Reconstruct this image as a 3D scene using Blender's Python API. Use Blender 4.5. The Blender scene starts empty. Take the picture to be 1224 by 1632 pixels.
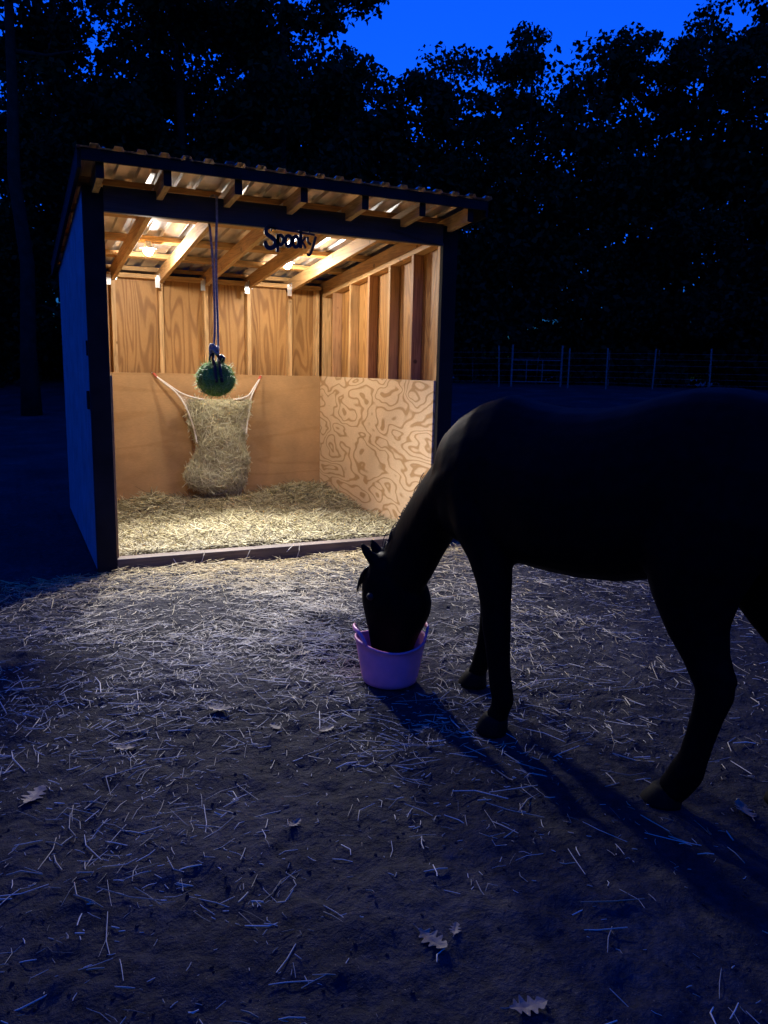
import bpy, math, random
import numpy as np
from mathutils import Vector, Matrix, noise

random.seed(7)
rng = np.random.default_rng(7)
scene = bpy.context.scene
col = scene.collection

# ------------------------------------------------------------------ camera, sky, exposure
cam_d = bpy.data.cameras.new('camera')
cam = bpy.data.objects.new('camera', cam_d)
col.objects.link(cam)
cam_d.sensor_fit = 'HORIZONTAL'
cam_d.sensor_width = 36.0
cam_d.lens = 36.0 * 1249.95 / 1224.0
cam_d.clip_start = 0.05
cam_d.clip_end = 2000
_R = Vector((0.90410495, -0.42672836, 0.02229678))
_U = Vector((0.05508853, 0.16814163, 0.98422236))
_F = Vector((0.42374461, 0.88861201, -0.17552552))
m = Matrix((_R, _U, -_F)).transposed().to_4x4()
m.translation = Vector((-0.46734, -5.08363, 1.28216))
cam.matrix_world = m
scene.camera = cam

world = bpy.data.worlds.new('World')
scene.world = world
world.use_nodes = True
wn = world.node_tree.nodes
wl = world.node_tree.links
sky = wn.new('ShaderNodeTexSky')
sky.sky_type = 'NISHITA'
sky.sun_disc = False
sky.sun_elevation = math.radians(1.0)
sky.sun_rotation = math.radians(200)
sky.ozone_density = 4.0
tint = wn.new('ShaderNodeMix')
tint.data_type = 'RGBA'
tint.blend_type = 'MULTIPLY'
tint.inputs[0].default_value = 1.0
tint.inputs[7].default_value = (0.05, 0.42, 1.7, 1)      # tungsten white balance of the night photograph
wl.new(sky.outputs[0], tint.inputs[6])
wl.new(tint.outputs[2], wn['Background'].inputs[0])
wn['Background'].inputs[1].default_value = 0.15

BULB = 190.0        # radiance of the bulb glass
FLOOD = 112.0        # watts of the forward-facing emitter in each lamp head
scene.view_settings.view_transform = 'Standard'
scene.view_settings.look = 'None'
scene.view_settings.exposure = 2.3
scene.view_settings.gamma = 1.0
scene.render.engine = 'CYCLES'
scene.cycles.use_denoising = True
scene.cycles.use_light_tree = True
scene.cycles.max_bounces = 6
scene.cycles.diffuse_bounces = 4
scene.cycles.glossy_bounces = 3
scene.cycles.sample_clamp_indirect = 4.0

# ------------------------------------------------------------------ helpers
def tag(o, label=None, cat=None, group=None, kind=None):
    if label: o['label'] = label
    if cat: o['category'] = cat
    if group: o['group'] = group
    if kind: o['kind'] = kind
    return o

def empty(name, loc=(0, 0, 0), rz=0):
    o = bpy.data.objects.new(name, None)
    o.empty_display_size = 0.1
    col.objects.link(o)
    o.location = loc
    o.rotation_euler = (0, 0, rz)
    return o

def link(name, me, parent=None):
    o = bpy.data.objects.new(name, me)
    col.objects.link(o)
    if parent is not None: o.parent = parent
    return o

class MB:
    def __init__(s): s.v = []; s.f = []
    def box(s, x0, x1, y0, y1, z0, z1, mat=None):
        b = len(s.v)
        P = [(x0,y0,z0),(x1,y0,z0),(x1,y1,z0),(x0,y1,z0),(x0,y0,z1),(x1,y0,z1),(x1,y1,z1),(x0,y1,z1)]
        if mat is not None: P = [tuple(mat @ Vector(q)) for q in P]
        s.v += P
        s.f += [tuple(b+i for i in q) for q in ((0,3,2,1),(4,5,6,7),(0,1,5,4),(1,2,6,5),(2,3,7,6),(3,0,4,7))]
        return s
    def hexa(s, P):
        b = len(s.v); s.v += [tuple(q) for q in P]
        s.f += [tuple(b+i for i in q) for q in ((0,3,2,1),(4,5,6,7),(0,1,5,4),(1,2,6,5),(2,3,7,6),(3,0,4,7))]
        return s
    def rings(s, R, cap=True, closed=False):
        b = len(s.v); n = len(R[0])
        for r in R: s.v += [tuple(q) for q in r]
        m_ = len(R)
        for i in range(m_ if closed else m_-1):
            for j in range(n):
                a0 = b+i*n+j; a1 = b+i*n+(j+1) % n
                c0 = b+((i+1) % m_)*n+j; c1 = b+((i+1) % m_)*n+(j+1) % n
                s.f.append((a0, a1, c1, c0))
        if cap and not closed:
            s.f.append(tuple(b+j for j in reversed(range(n))))
            s.f.append(tuple(b+(m_-1)*n+j for j in range(n)))
        return s
    def tube(s, path, rad, n=8, cap=True, closed=False):
        P = [Vector(q) for q in path]
        if not hasattr(rad, '__len__'): rad = [rad]*len(P)
        rad = [float(q) for q in rad]; R = []; up = None
        for i, q in enumerate(P):
            if closed: t = (P[(i+1) % len(P)]-P[i-1]).normalized()
            else: t = (P[min(i+1, len(P)-1)]-P[max(i-1, 0)]).normalized()
            if up is None:
                up = Vector((0,0,1)) if abs(t.z) < .9 else Vector((1,0,0))
            a = t.cross(up).normalized(); up = a.cross(t).normalized()
            R.append([q + rad[i]*(math.cos(2*math.pi*k/n)*a + math.sin(2*math.pi*k/n)*up) for k in range(n)])
        return s.rings(R, cap, closed)
    def build(s, name, mat, parent=None, smooth=False, bevel=0):
        me = bpy.data.meshes.new(name)
        me.from_pydata(s.v, [], s.f)
        if mat: me.materials.append(mat)
        if smooth: me.polygons.foreach_set('use_smooth', [True]*len(me.polygons))
        me.update()
        o = link(name, me, parent)
        if bevel:
            bv = o.modifiers.new('bevel', 'BEVEL'); bv.width = bevel; bv.segments = 2; bv.limit_method = 'ANGLE'
        return o

def strands(name, P, D, L, W, mat, parent=None, bend=0.15, colr=None, flat=0.6, yel=None):
    """thousands of bent stalks as one mesh: P centre, D unit direction, L length, W width"""
    n = len(P)
    P = np.asarray(P, float); D = np.asarray(D, float); L = np.asarray(L, float); W = np.asarray(W, float)
    D /= np.linalg.norm(D, axis=1)[:, None]
    up = np.tile(np.array([0., 0, 1.]), (n, 1))
    par = np.abs(D[:, 2]) > .9
    up[par] = (1, 0, 0)
    A = np.cross(D, up); A /= np.linalg.norm(A, axis=1)[:, None]
    B = np.cross(A, D)
    kink = np.where(rng.uniform(0, 1, (n, 1)) < .3, 1.3, .35)
    off = (rng.normal(0, 1, (n, 1))*A + rng.normal(0, .4, (n, 1))*B) * (L*bend)[:, None]*kink
    cs = [P - D*L[:, None]/2 - off*.5, P + off*.5 + D*(L*rng.uniform(-.2, .2, n))[:, None], P + D*L[:, None]/2 - off*.5]
    V = np.zeros((n, 9, 3))
    for i, c in enumerate(cs):
        w = W*(1.0 if i == 1 else .8)
        V[:, i*3+0] = c + A*w[:, None]/2
        V[:, i*3+1] = c - A*w[:, None]/2
        V[:, i*3+2] = c + B*(w*flat)[:, None]
    fq = np.array([(s*3+a, s*3+b, s*3+3+b, s*3+3+a) for s in (0, 1) for a, b in ((0, 1), (1, 2), (2, 0))])
    F = (np.arange(n)[:, None, None]*9 + fq[None]).reshape(-1, 4)
    me = bpy.data.meshes.new(name)
    me.vertices.add(n*9); me.vertices.foreach_set('co', V.reshape(-1))
    me.loops.add(F.size); me.loops.foreach_set('vertex_index', F.reshape(-1).astype(np.int32))
    me.polygons.add(len(F)); me.polygons.foreach_set('loop_start', np.arange(0, F.size, 4, dtype=np.int32))
    me.update(calc_edges=True)
    ca = me.color_attributes.new('Col', 'FLOAT_COLOR', 'POINT')
    r = rng.uniform(0, 1, n) if colr is None else colr
    c4 = np.repeat(np.stack([r, rng.uniform(0, 1, n), np.zeros(n) if yel is None else yel, np.ones(n)], 1), 9, axis=0)
    ca.data.foreach_set('color', c4.reshape(-1))
    me.materials.append(mat)
    return link(name, me, parent)

def sstep(a, b, x):
    t = min(1, max(0, (x-a)/(b-a))); return t*t*(3-2*t)

# ------------------------------------------------------------------ materials
def new_mat(name):
    mt = bpy.data.materials.new(name); mt.use_nodes = True
    return mt, mt.node_tree.nodes, mt.node_tree.links, mt.node_tree.nodes['Principled BSDF']

def ramp(N, stops, interp='LINEAR'):
    r = N.new('ShaderNodeValToRGB'); r.color_ramp.interpolation = interp
    e = r.color_ramp.elements
    while len(e) < len(stops): e.new(.5)
    for k, (p, c) in enumerate(stops):
        e[k].position = p; e[k].color = (*c, 1) if len(c) == 3 else c
    return r

def noise_n(N, L, vec, scale, detail=4, rough=.55, dist=0):
    t = N.new('ShaderNodeTexNoise'); t.inputs['Scale'].default_value = scale
    t.inputs['Detail'].default_value = detail; t.inputs['Roughness'].default_value = rough
    t.inputs['Distortion'].default_value = dist
    if vec is not None: L.new(vec, t.inputs['Vector'])
    return t

def coords(N, L, scale=(1, 1, 1), rnd=True, typ='Object'):
    tc = N.new('ShaderNodeTexCoord')
    mp = N.new('ShaderNodeMapping'); mp.inputs['Scale'].default_value = scale
    L.new(tc.outputs[typ], mp.inputs['Vector'])
    if rnd:
        oi = N.new('ShaderNodeObjectInfo')
        mu = N.new('ShaderNodeMath'); mu.operation = 'MULTIPLY'; mu.inputs[1].default_value = 37.0
        L.new(oi.outputs['Random'], mu.inputs[0])
        L.new(mu.outputs[0], mp.inputs['Location'])
    return mp.outputs[0]

def bump(N, L, b, height, strength=.3, dist=.01):
    bp = N.new('ShaderNodeBump'); bp.inputs['Strength'].default_value = strength
    bp.inputs['Distance'].default_value = dist
    L.new(height, bp.inputs['Height']); L.new(bp.outputs[0], b.inputs['Normal'])

def mixc(N, L, fac, a, b_, mode='MIX'):
    mx = N.new('ShaderNodeMix'); mx.data_type = 'RGBA'; mx.blend_type = mode
    if isinstance(fac, (int, float)): mx.inputs[0].default_value = fac
    else: L.new(fac, mx.inputs[0])
    for i, q in ((6, a), (7, b_)):
        if isinstance(q, tuple): mx.inputs[i].default_value = (*q, 1)
        else: L.new(q, mx.inputs[i])
    return mx.outputs[2]

def lumber(name, axis, light=(.58, .36, .16), dark=(.36, .19, .07)):
    mt, N, L, b = new_mat(name)
    sc = [22, 22, 22]; sc[axis] = 1.1
    v = coords(N, L, sc)
    n1 = noise_n(N, L, v, 1.6, 3, .5, .6)
    wv = N.new('ShaderNodeMath'); wv.operation = 'MULTIPLY'; wv.inputs[1].default_value = 26
    L.new(n1.outputs[0], wv.inputs[0])
    sn = N.new('ShaderNodeMath'); sn.operation = 'SINE'; L.new(wv.outputs[0], sn.inputs[0])
    r1 = ramp(N, [(.0, dark), (.45, light), (1, tuple(min(1, q*1.12) for q in light))])
    mr = N.new('ShaderNodeMapRange'); mr.inputs[1].default_value = -1.4; mr.inputs[2].default_value = 1
    L.new(sn.outputs[0], mr.inputs[0]); L.new(mr.outputs[0], r1.inputs[0])
    v2 = coords(N, L, (5, 5, 5))
    vo = N.new('ShaderNodeTexVoronoi'); vo.inputs['Scale'].default_value = .9
    L.new(v2, vo.inputs['Vector'])
    kn = ramp(N, [(0, (1, 1, 1)), (.06, (1, 1, 1)), (.1, (0, 0, 0))])
    L.new(vo.outputs['Distance'], kn.inputs[0])
    c = mixc(N, L, kn.outputs[0], r1.outputs[0], tuple(q*.45 for q in dark))
    n3 = noise_n(N, L, v2, .6, 3)
    rr = ramp(N, [(.3, (.72, .72, .72)), (.7, (1.08, 1.05, 1.0))]); L.new(n3.outputs[0], rr.inputs[0])
    c = mixc(N, L, 1.0, c, rr.outputs[0], 'MULTIPLY')
    L.new(c, b.inputs['Base Color'])
    b.inputs['Roughness'].default_value = .62
    bump(N, L, b, n1.outputs[0], .25, .004)
    return mt

def plywood(name, scale, light, dark, freq=9, line=.5, distort=.8, base=1.0, mottle=(.75, 1.08), mirror=0):
    """rotary-cut veneer: contour lines of a stretched noise"""
    mt, N, L, b = new_mat(name)
    v = coords(N, L, scale)
    if mirror:      # successive veneer leaves repeat like mirror images along the sheet
        sx = N.new('ShaderNodeSeparateXYZ'); L.new(v, sx.inputs[0])
        pp = N.new('ShaderNodeMath'); pp.operation = 'PINGPONG'; pp.inputs[1].default_value = mirror; L.new(sx.outputs[1], pp.inputs[0])
        wob = noise_n(N, L, v, .8, 2)
        ad = N.new('ShaderNodeMath'); ad.operation = 'MULTIPLY_ADD'; ad.inputs[1].default_value = 1.1; L.new(wob.outputs[0], ad.inputs[0]); L.new(pp.outputs[0], ad.inputs[2])
        cx_ = N.new('ShaderNodeCombineXYZ'); L.new(sx.outputs[0], cx_.inputs[0]); L.new(ad.outputs[0], cx_.inputs[1]); L.new(sx.outputs[2], cx_.inputs[2])
        v = cx_.outputs[0]
    n1 = noise_n(N, L, v, base, 2.2, .42, distort)
    mu = N.new('ShaderNodeMath'); mu.operation = 'MULTIPLY'; mu.inputs[1].default_value = freq*2*math.pi
    L.new(n1.outputs[0], mu.inputs[0])
    sn = N.new('ShaderNodeMath'); sn.operation = 'SINE'; L.new(mu.outputs[0], sn.inputs[0])
    mr = N.new('ShaderNodeMapRange'); mr.inputs[1].default_value = -1; mr.inputs[2].default_value = 1
    L.new(sn.outputs[0], mr.inputs[0])
    mid = tuple(l*.6+d*.4 for l, d in zip(light, dark))
    r1 = ramp(N, [(.0, light), (line, light), (line+.22, mid), (.92, dark), (1, dark)])
    L.new(mr.outputs[0], r1.inputs[0])
    vf = coords(N, L, tuple(q*8 for q in scale))
    nf = noise_n(N, L, vf, 6, 5, .65)
    rf = ramp(N, [(.25, (.82, .8, .78)), (.75, (1.06, 1.05, 1.04))]); L.new(nf.outputs[0], rf.inputs[0])
    c = mixc(N, L, 1.0, r1.outputs[0], rf.outputs[0], 'MULTIPLY')
    v3 = coords(N, L, (1.3, 1.3, 1.3))
    n3 = noise_n(N, L, v3, 1.4, 4, .6)
    r3 = ramp(N, [(.3, (mottle[0],)*3), (.7, (mottle[1],)*3)]); L.new(n3.outputs[0], r3.inputs[0])
    c = mixc(N, L, 1.0, c, r3.outputs[0], 'MULTIPLY')
    L.new(c, b.inputs['Base Color'])
    b.inputs['Roughness'].default_value = .6
    bump(N, L, b, mr.outputs[0], .12, .003)
    return mt

def simple(name, base, rough=.6, metal=0.0, var=.25, vscale=8, bstr=.15, spec=None, sheen=0):
    mt, N, L, b = new_mat(name)
    v = coords(N, L, (1, 1, 1))
    n = noise_n(N, L, v, vscale, 5, .6)
    r = ramp(N, [(.3, tuple(q*(1-var) for q in base)), (.7, tuple(min(1, q*(1+var)) for q in base))])
    L.new(n.outputs[0], r.inputs[0]); L.new(r.outputs[0], b.inputs['Base Color'])
    b.inputs['Roughness'].default_value = rough; b.inputs['Metallic'].default_value = metal
    if spec is not None: b.inputs['Specular IOR Level'].default_value = spec
    if sheen: b.inputs['Sheen Weight'].default_value = sheen
    if bstr: bump(N, L, b, n.outputs[0], bstr, .01)
    return mt

def stalk(name, stops, rough=.55, trans=.0):
    mt, N, L, b = new_mat(name)
    at = N.new('ShaderNodeVertexColor'); at.layer_name = 'Col'
    sp = N.new('ShaderNodeSeparateColor'); L.new(at.outputs[0], sp.inputs[0])
    r = ramp(N, stops); L.new(sp.outputs[0], r.inputs[0])
    c = mixc(N, L, sp.outputs[2], r.outputs[0], (.95, .80, .42), 'MULTIPLY')     # fresher, yellower stalks
    L.new(c, b.inputs['Base Color'])
    b.inputs['Roughness'].default_value = rough
    return mt

M = {}
M['stud'] = lumber('stud_lumber', 2)
M['stud_red'] = lumber('stud_lumber_dark', 2, (.46, .25, .12), (.27, .13, .055))
M['rafter'] = lumber('rafter_lumber', 1, (.6, .37, .16), (.4, .21, .075))
M['purlin'] = lumber('purlin_lumber', 0, (.52, .3, .11), (.34, .17, .06))
M['whorl'] = plywood('plywood_whorled', (1.0, 1.0, 2.7), (.72, .53, .33), (.46, .28, .13), 11, .60, .25, 1.6, (.86, 1.06))
M['smooth'] = plywood('plywood_smooth', (.6, .6, 2.6), (.54, .315, .13), (.49, .275, .105), 6, .5, .8, 1.0, (.68, 1.1))
M['upper'] = plywood('plywood_vertical_grain', (5.0, 5.0, .65), (.47, .245, .075), (.31, .145, .04), 13, .35, .45, 1.0, (.85, 1.05))
M['siding'] = simple('painted_siding', (.28, .31, .38), .7, 0, .3, 6)
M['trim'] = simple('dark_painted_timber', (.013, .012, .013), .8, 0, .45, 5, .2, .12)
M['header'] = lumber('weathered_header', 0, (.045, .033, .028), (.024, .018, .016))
M['sill'] = lumber('weathered_sill', 0, (.12, .085, .07), (.07, .05, .04))
M['metal'] = simple('galvanised_sheet', (.68, .68, .69), .3, .72, .15, 5, .10)
M['roof_paint'] = simple('dark_roof_paint', (.02, .02, .022), .7, 0, .3, 8, .1, .15)
M['tie'] = simple('galvanised_tie', (.75, .76, .78), .32, .8, .1, 20, .05)
M['fasten'] = simple('bright_screw', (.7, .7, .72), .3, .9, .1, 20, 0)
M['straw'] = stalk('straw', [(0, (.08, .058, .028)), (.25, (.22, .18, .085)), (.6, (.42, .365, .185)), (1, (.68, .62, .37))])
M['straw_out'] = stalk('weathered_straw', [(0, (.14, .115, .09)), (.35, (.38, .33, .25)), (.7, (.62, .585, .50)), (1, (.86, .83, .75))])
M['hay'] = stalk('hay', [(0, (.30, .27, .14)), (.4, (.60, .565, .34)), (.8, (.78, .745, .50)), (1, (.90, .87, .66))])
M['chaff'] = simple('hay_core', (.42, .38, .22), .9, 0, .4, 40, .5)
M['dust'] = simple('straw_bed_core', (.13, .10, .05), .9, 0, .4, 50, .5)
M['string'] = simple('net_string', (.40, .36, .26), .8, 0, .1, 30, .1)
M['rope_white'] = simple('white_rope', (.78, .72, .64), .8, 0, .15, 60, .2)
M['clip'] = simple('red_clip', (.5, .09, .05), .45, 0, .2, 30, .1)
M['rope_dark'] = simple('dark_rope', (.28, .26, .24), .7, 0, .4, 70, .3)
M['strap'] = simple('black_strap', (.012, .012, .014), .6, 0, .3, 40, .1)
M['green'] = simple('green_net', (.15, .36, .05), .7, 0, .3, 40, .2)
M['bucket'] = simple('pink_rubber', (.80, .28, .50), .45, 0, .2, 7, .08)
M['coat'] = simple('black_coat', (.0045, .004, .0045), .5, 0, .35, 30, .12, .028)
M['hair'] = simple('black_hair', (.008, .007, .007), .5, 0, .3, 60, .1, .4)
M['hoof'] = simple('hoof_horn', (.007, .0065, .0065), .7, 0, .3, 20, .1, .1)
M['eye'] = simple('dark_eye', (.006, .005, .005), .6, 0, 0, 5, 0)
M['leaf_dry'] = simple('dry_oak_leaf', (.21, .165, .13), .65, 0, .3, 30, .3)
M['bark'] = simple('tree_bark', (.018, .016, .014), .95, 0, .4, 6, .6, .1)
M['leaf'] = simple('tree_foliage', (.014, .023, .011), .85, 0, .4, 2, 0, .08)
M['post'] = simple('galvanised_post', (.10, .11, .12), .5, .3, .25, 10, .1)
M['wire'] = simple('fence_wire', (.3, .3, .3), .4, .8, .1, 10, 0)
M['sign'] = simple('black_iron', (.011, .011, .014), .45, .3, .3, 25, .1)
M['socket'] = simple('white_socket', (.65, .65, .62), .4, 0, .05, 10, 0)

def bulb_mat():
    mt, N, L, b = new_mat('lit_bulb')
    b.inputs['Base Color'].default_value = (.9, .9, .9, 1)
    b.inputs['Emission Color'].default_value = (1.0, .93, .83, 1)
    b.inputs['Emission Strength'].default_value = BULB
    return mt
M['bulb'] = bulb_mat()

def soil_mat():
    mt, N, L, b = new_mat('trampled_soil')
    v = coords(N, L, (1, 1, 1), False)
    n1 = noise_n(N, L, v, 1.1, 5, .6, .4)
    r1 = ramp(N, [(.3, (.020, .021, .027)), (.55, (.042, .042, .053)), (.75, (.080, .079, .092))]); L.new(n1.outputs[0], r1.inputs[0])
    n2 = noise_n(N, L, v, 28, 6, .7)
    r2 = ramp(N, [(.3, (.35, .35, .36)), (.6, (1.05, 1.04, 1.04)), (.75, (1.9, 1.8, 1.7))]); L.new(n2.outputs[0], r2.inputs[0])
    c = mixc(N, L, 1.0, r1.outputs[0], r2.outputs[0], 'MULTIPLY')
    # chaff flecks
    vo = noise_n(N, L, v, 170, 3, .6)
    r3 = ramp(N, [(.66, (0, 0, 0)), (.72, (1, 1, 1))]); L.new(vo.outputs[0], r3.inputs[0])
    n4 = noise_n(N, L, v, .9, 3, .5)
    r4 = ramp(N, [(.4, (.15, .15, .15)), (.6, (.8, .8, .8))]); L.new(n4.outputs[0], r4.inputs[0])
    fm = N.new('ShaderNodeMath'); fm.operation = 'MULTIPLY'; L.new(r3.outputs[0], fm.inputs[0]); L.new(r4.outputs[0], fm.inputs[1])
    c = mixc(N, L, fm.outputs[0], c, (.30, .26, .2))
    L.new(c, b.inputs['Base Color']); b.inputs['Roughness'].default_value = .92
    b.inputs['Specular IOR Level'].default_value = .2
    ad = N.new('ShaderNodeMath'); ad.operation = 'MULTIPLY_ADD'; ad.inputs[1].default_value = .35
    n5 = noise_n(N, L, v, 9, 6, .65)
    L.new(n2.outputs[0], ad.inputs[0]); L.new(n5.outputs[0], ad.inputs[2])
    bump(N, L, b, ad.outputs[0], 1.0, .05)
    return mt
M['soil'] = soil_mat()

# ------------------------------------------------------------------ ground
hoofs = [(rng.uniform(-1.6, 3.6), rng.uniform(-4.6, -.3), rng.uniform(0, 6.28)) for _ in range(330)]
HA = np.array(hoofs)
def ground_z(x, y):
    d = math.hypot(x-1.2, y+.5)
    z = 0.0
    near = 1-sstep(5, 9, d)
    if near > 0:
        z += near*(0.009*noise.noise(Vector((x*1.3, y*1.3, 0)))*2 + .015*noise.noise(Vector((x*4.3, y*4.3, 3)))
                   + .012*noise.noise(Vector((x*11, y*11, 7)))+.006*noise.noise(Vector((x*21, y*21, 2)))+.004*abs(noise.noise(Vector((x*40, y*40, 4)))))
        dx = HA[:, 0]-x; dy = HA[:, 1]-y
        q = dx*dx+dy*dy
        k = np.nonzero(q < .02)[0]
        for i in k:
            r = math.sqrt(q[i])
            z += near*(-.006*(1-sstep(.02, .065, r)) + .004*math.exp(-((r-.075)/.02)**2))
    if -.02 < x < 2.46 and -.02 < y < 2.46: z = min(z, -.004)
    # pasture rises gently toward the fence and the wood
    rise = (x*.75+y*.66)
    z += .98*sstep(6, 24, rise)
    return z

def build_ground():
    def axis(a, b, fine, lo, hi, n):
        core = list(np.arange(a, b, fine))
        t = np.linspace(0, 1, n)[1:]
        return sorted([a-(a-lo)*q**3 for q in t] + core + [b+(hi-b)*q**3 for q in t])
    X = axis(-1.8, 3.8, .018, -420, 420, 26)
    Y = axis(-4.7, .2, .018, -420, 420, 34)
    mb_v = [(x, y, ground_z(x, y)) for y in Y for x in X]
    nx = len(X)
    F = [(j*nx+i, j*nx+i+1, (j+1)*nx+i+1, (j+1)*nx+i) for j in range(len(Y)-1) for i in range(nx-1)]
    me = bpy.data.meshes.new('ground'); me.from_pydata(mb_v, [], F)
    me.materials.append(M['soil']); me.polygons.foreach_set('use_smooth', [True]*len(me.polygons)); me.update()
    tag(link('ground', me), kind='structure')
build_ground()

# ------------------------------------------------------------------ shed
W, D = 2.44, 2.44
SL = .093
def zb(y): return 2.24 - SL*y          # underside of rafters
RH, PH = .114, .038
def zt(y): return zb(y)+RH
HB, HT = 2.167, 2.312                   # header
PAN = 1.2275
shed = empty('run_in_shed', (0, 0, 0))
tag(shed, 'open-fronted wooden horse shelter, lit inside, with plywood walls and corrugated metal roof', 'shed')

def part(mb, name, mat, bevel=0, parent=shed, smooth=False):
    return mb.build(name, mat, parent, smooth, bevel)

IN = .089
# back wall: studs, plates, sheathing
part(MB().box(.0, W, 2.35, 2.44, .04, .08), 'bottom_plate', M['purlin'])
part(MB().box(.09, W-.09, 2.352, 2.438, 2.053, 2.091), 'top_plate', M['purlin'], .002)
for k in range(7):
    x = min(W-.13, .406*k + .0) if k else .091
    part(MB().box(x-.019 if k else x, x+.019, 2.353, 2.437, .08, 2.053), 'stud', M['stud'], .002)
part(MB().box(-.002, W+.002, 2.441, 2.453, .02, 2.1), 'sheathing_panel', M['upper'])
# side walls
for side in (0, 1):
    xi0, xi1 = (.002, .087) if side == 0 else (W-.087, W-.002)
    xo0, xo1 = (-.013, -.001) if side == 0 else (W+.001, W+.013)
    part(MB().box(xi0, xi1, .0, 2.35, .04, .08), 'bottom_plate', M['rafter'])
    for j in range(7):
        y = .406*j + .02
        if j == 6: y = 2.325
        m_ = M['stud'] if j % 3 else M['stud_red']
        if side == 1: m_ = M['stud_red'] if j in (1, 3, 5) else M['stud']
        y0, y1 = y-.019, y+.019
        P = [(xi0, y0, .08), (xi1, y0, .08), (xi1, y1, .08), (xi0, y1, .08),
             (xi0, y0, zb(y0)-.042), (xi1, y0, zb(y0)-.042), (xi1, y1, zb(y1)-.042), (xi0, y1, zb(y1)-.042)]
        part(MB().hexa(P), 'stud', m_, .002)
    P = [(xi0, .0, zb(0)-.04), (xi1, .0, zb(0)-.04), (xi1, 2.349, zb(2.349)-.04), (xi0, 2.349, zb(2.349)-.04),
         (xi0, .0, zb(0)-.002), (xi1, .0, zb(0)-.002), (xi1, 2.349, zb(2.349)-.002), (xi0, 2.349, zb(2.349)-.002)]
    part(MB().hexa(P), 'top_plate', M['rafter'], .002)
    P = [(xo0, .0, .02), (xo1, .0, .02), (xo1, 2.44, .02), (xo0, 2.44, .02),
         (xo0, .0, zb(0)+.06), (xo1, .0, zb(0)+.06), (xo1, 2.44, zb(2.44)+.06), (xo0, 2.44, zb(2.44)+.06)]
    part(MB().hexa(P), 'sheathing_panel', M['upper'])
    # exterior vertical siding boards
    for j in range(12):
        y0, y1 = .203*j+.003, .203*(j+1)-.006
        a, b = (-.026, -.0135) if side == 0 else (W+.0135, W+.026)
        P = [(a, y0, .015), (b, y0, .015), (b, y1, .015), (a, y1, .015),
             (a, y0, zb(y0)+.07), (b, y0, zb(y0)+.07), (b, y1, zb(y1)+.07), (a, y1, zb(y1)+.07)]
        part(MB().hexa(P), 'siding_board', M['siding'], .003)
for j in range(12):
    part(MB().box(.203*j+.003, .203*(j+1)-.006, 2.4535, 2.466, .015, 2.09), 'siding_board', M['siding'], .003)
# kick panels
def kick(name, mat, box):
    return part(MB().box(*box), name, mat, .0015)
kick('kick_panel', M['smooth'], (.106, W-.106, 2.334, 2.3495, .03, PAN))
kick('kick_panel', M['whorl'], (W-.1055, W-.0885, .0, 2.333, .03, PAN))
kick('kick_panel', M['smooth'], (.0885, .1055, .0, 2.333, .03, PAN))
# front: posts, header, sill
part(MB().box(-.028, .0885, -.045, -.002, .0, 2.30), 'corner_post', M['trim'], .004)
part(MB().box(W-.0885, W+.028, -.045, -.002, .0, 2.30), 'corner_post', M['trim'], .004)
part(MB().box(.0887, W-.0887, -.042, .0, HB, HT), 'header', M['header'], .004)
part(MB().box(.089, W-.089, .0005, .038, HB+.004, HT-.006), 'header_backing', M['purlin'], .002)
part(MB().hexa([(1.93, -.055, 2.235), (1.96, -.0425, 2.235), (W-.09, -.0425, 2.168), (W-.09, -.055, 2.163),
                (1.93, -.055, 2.245), (1.96, -.0425, 2.245), (W-.09, -.0425, 2.183), (W-.09, -.055, 2.181)]), 'splint', M['header'])
part(MB().box(.0887, W-.0887, -.045, .045, -.005, .088), 'sill', M['sill'], .006)
# latch plates on the left corner post
part(MB().box(-.041, -.0265, .02, .075, 1.02, 1.13), 'latch_plate', M['trim'], .003)
part(MB().box(-.034, -.0265, .02, .055, 1.34, 1.43), 'latch_plate', M['trim'], .003)

# rafters
OH = .32
YB = 2.62
RX = []
for k in range(7):
    x = .406*k
    if k == 0: x = .045
    if k == 6: x = W-.045
    RX.append(x)
    a, b = x-.019, x+.019
    y0, y1 = -OH, YB
    P = [(a, y0, zb(y0)+.02), (b, y0, zb(y0)+.02), (b, y1, zb(y1)), (a, y1, zb(y1)),
         (a, y0, zt(y0)), (b, y0, zt(y0)), (b, y1, zt(y1)), (a, y1, zt(y1))]
    rf = part(MB().hexa(P), 'rafter', M['rafter'], .002)
    part(MB().box(a-.002, b+.002, y0-.008, y0-.0005, zb(y0)+.018, zt(y0)), 'tail_end_shade', M['trim'], 0, rf)  # dark plate on the tail end: shade put into the colour
# purlins
for y in (-.325, .16, .74, 1.39, 1.95, 2.50):
    P = []; hw = .019 if y < 0 else .044
    for z_off in (.001, PH):
        P += [(-.05, y-hw, zt(y-hw)+z_off), (W+.058, y-hw, zt(y-hw)+z_off), (W+.058, y+hw, zt(y+hw)+z_off), (-.05, y+hw, zt(y+hw)+z_off)]
    part(MB().hexa(P), 'purlin', M['purlin'], .002)
# rake boards
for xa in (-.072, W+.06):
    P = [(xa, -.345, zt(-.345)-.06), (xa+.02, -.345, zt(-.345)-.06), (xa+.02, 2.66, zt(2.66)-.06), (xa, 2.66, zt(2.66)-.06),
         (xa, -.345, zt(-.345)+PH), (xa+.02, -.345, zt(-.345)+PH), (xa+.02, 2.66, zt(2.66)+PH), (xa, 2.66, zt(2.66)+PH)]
    part(MB().hexa(P), 'rake_board', M['trim'], .002)
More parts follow.
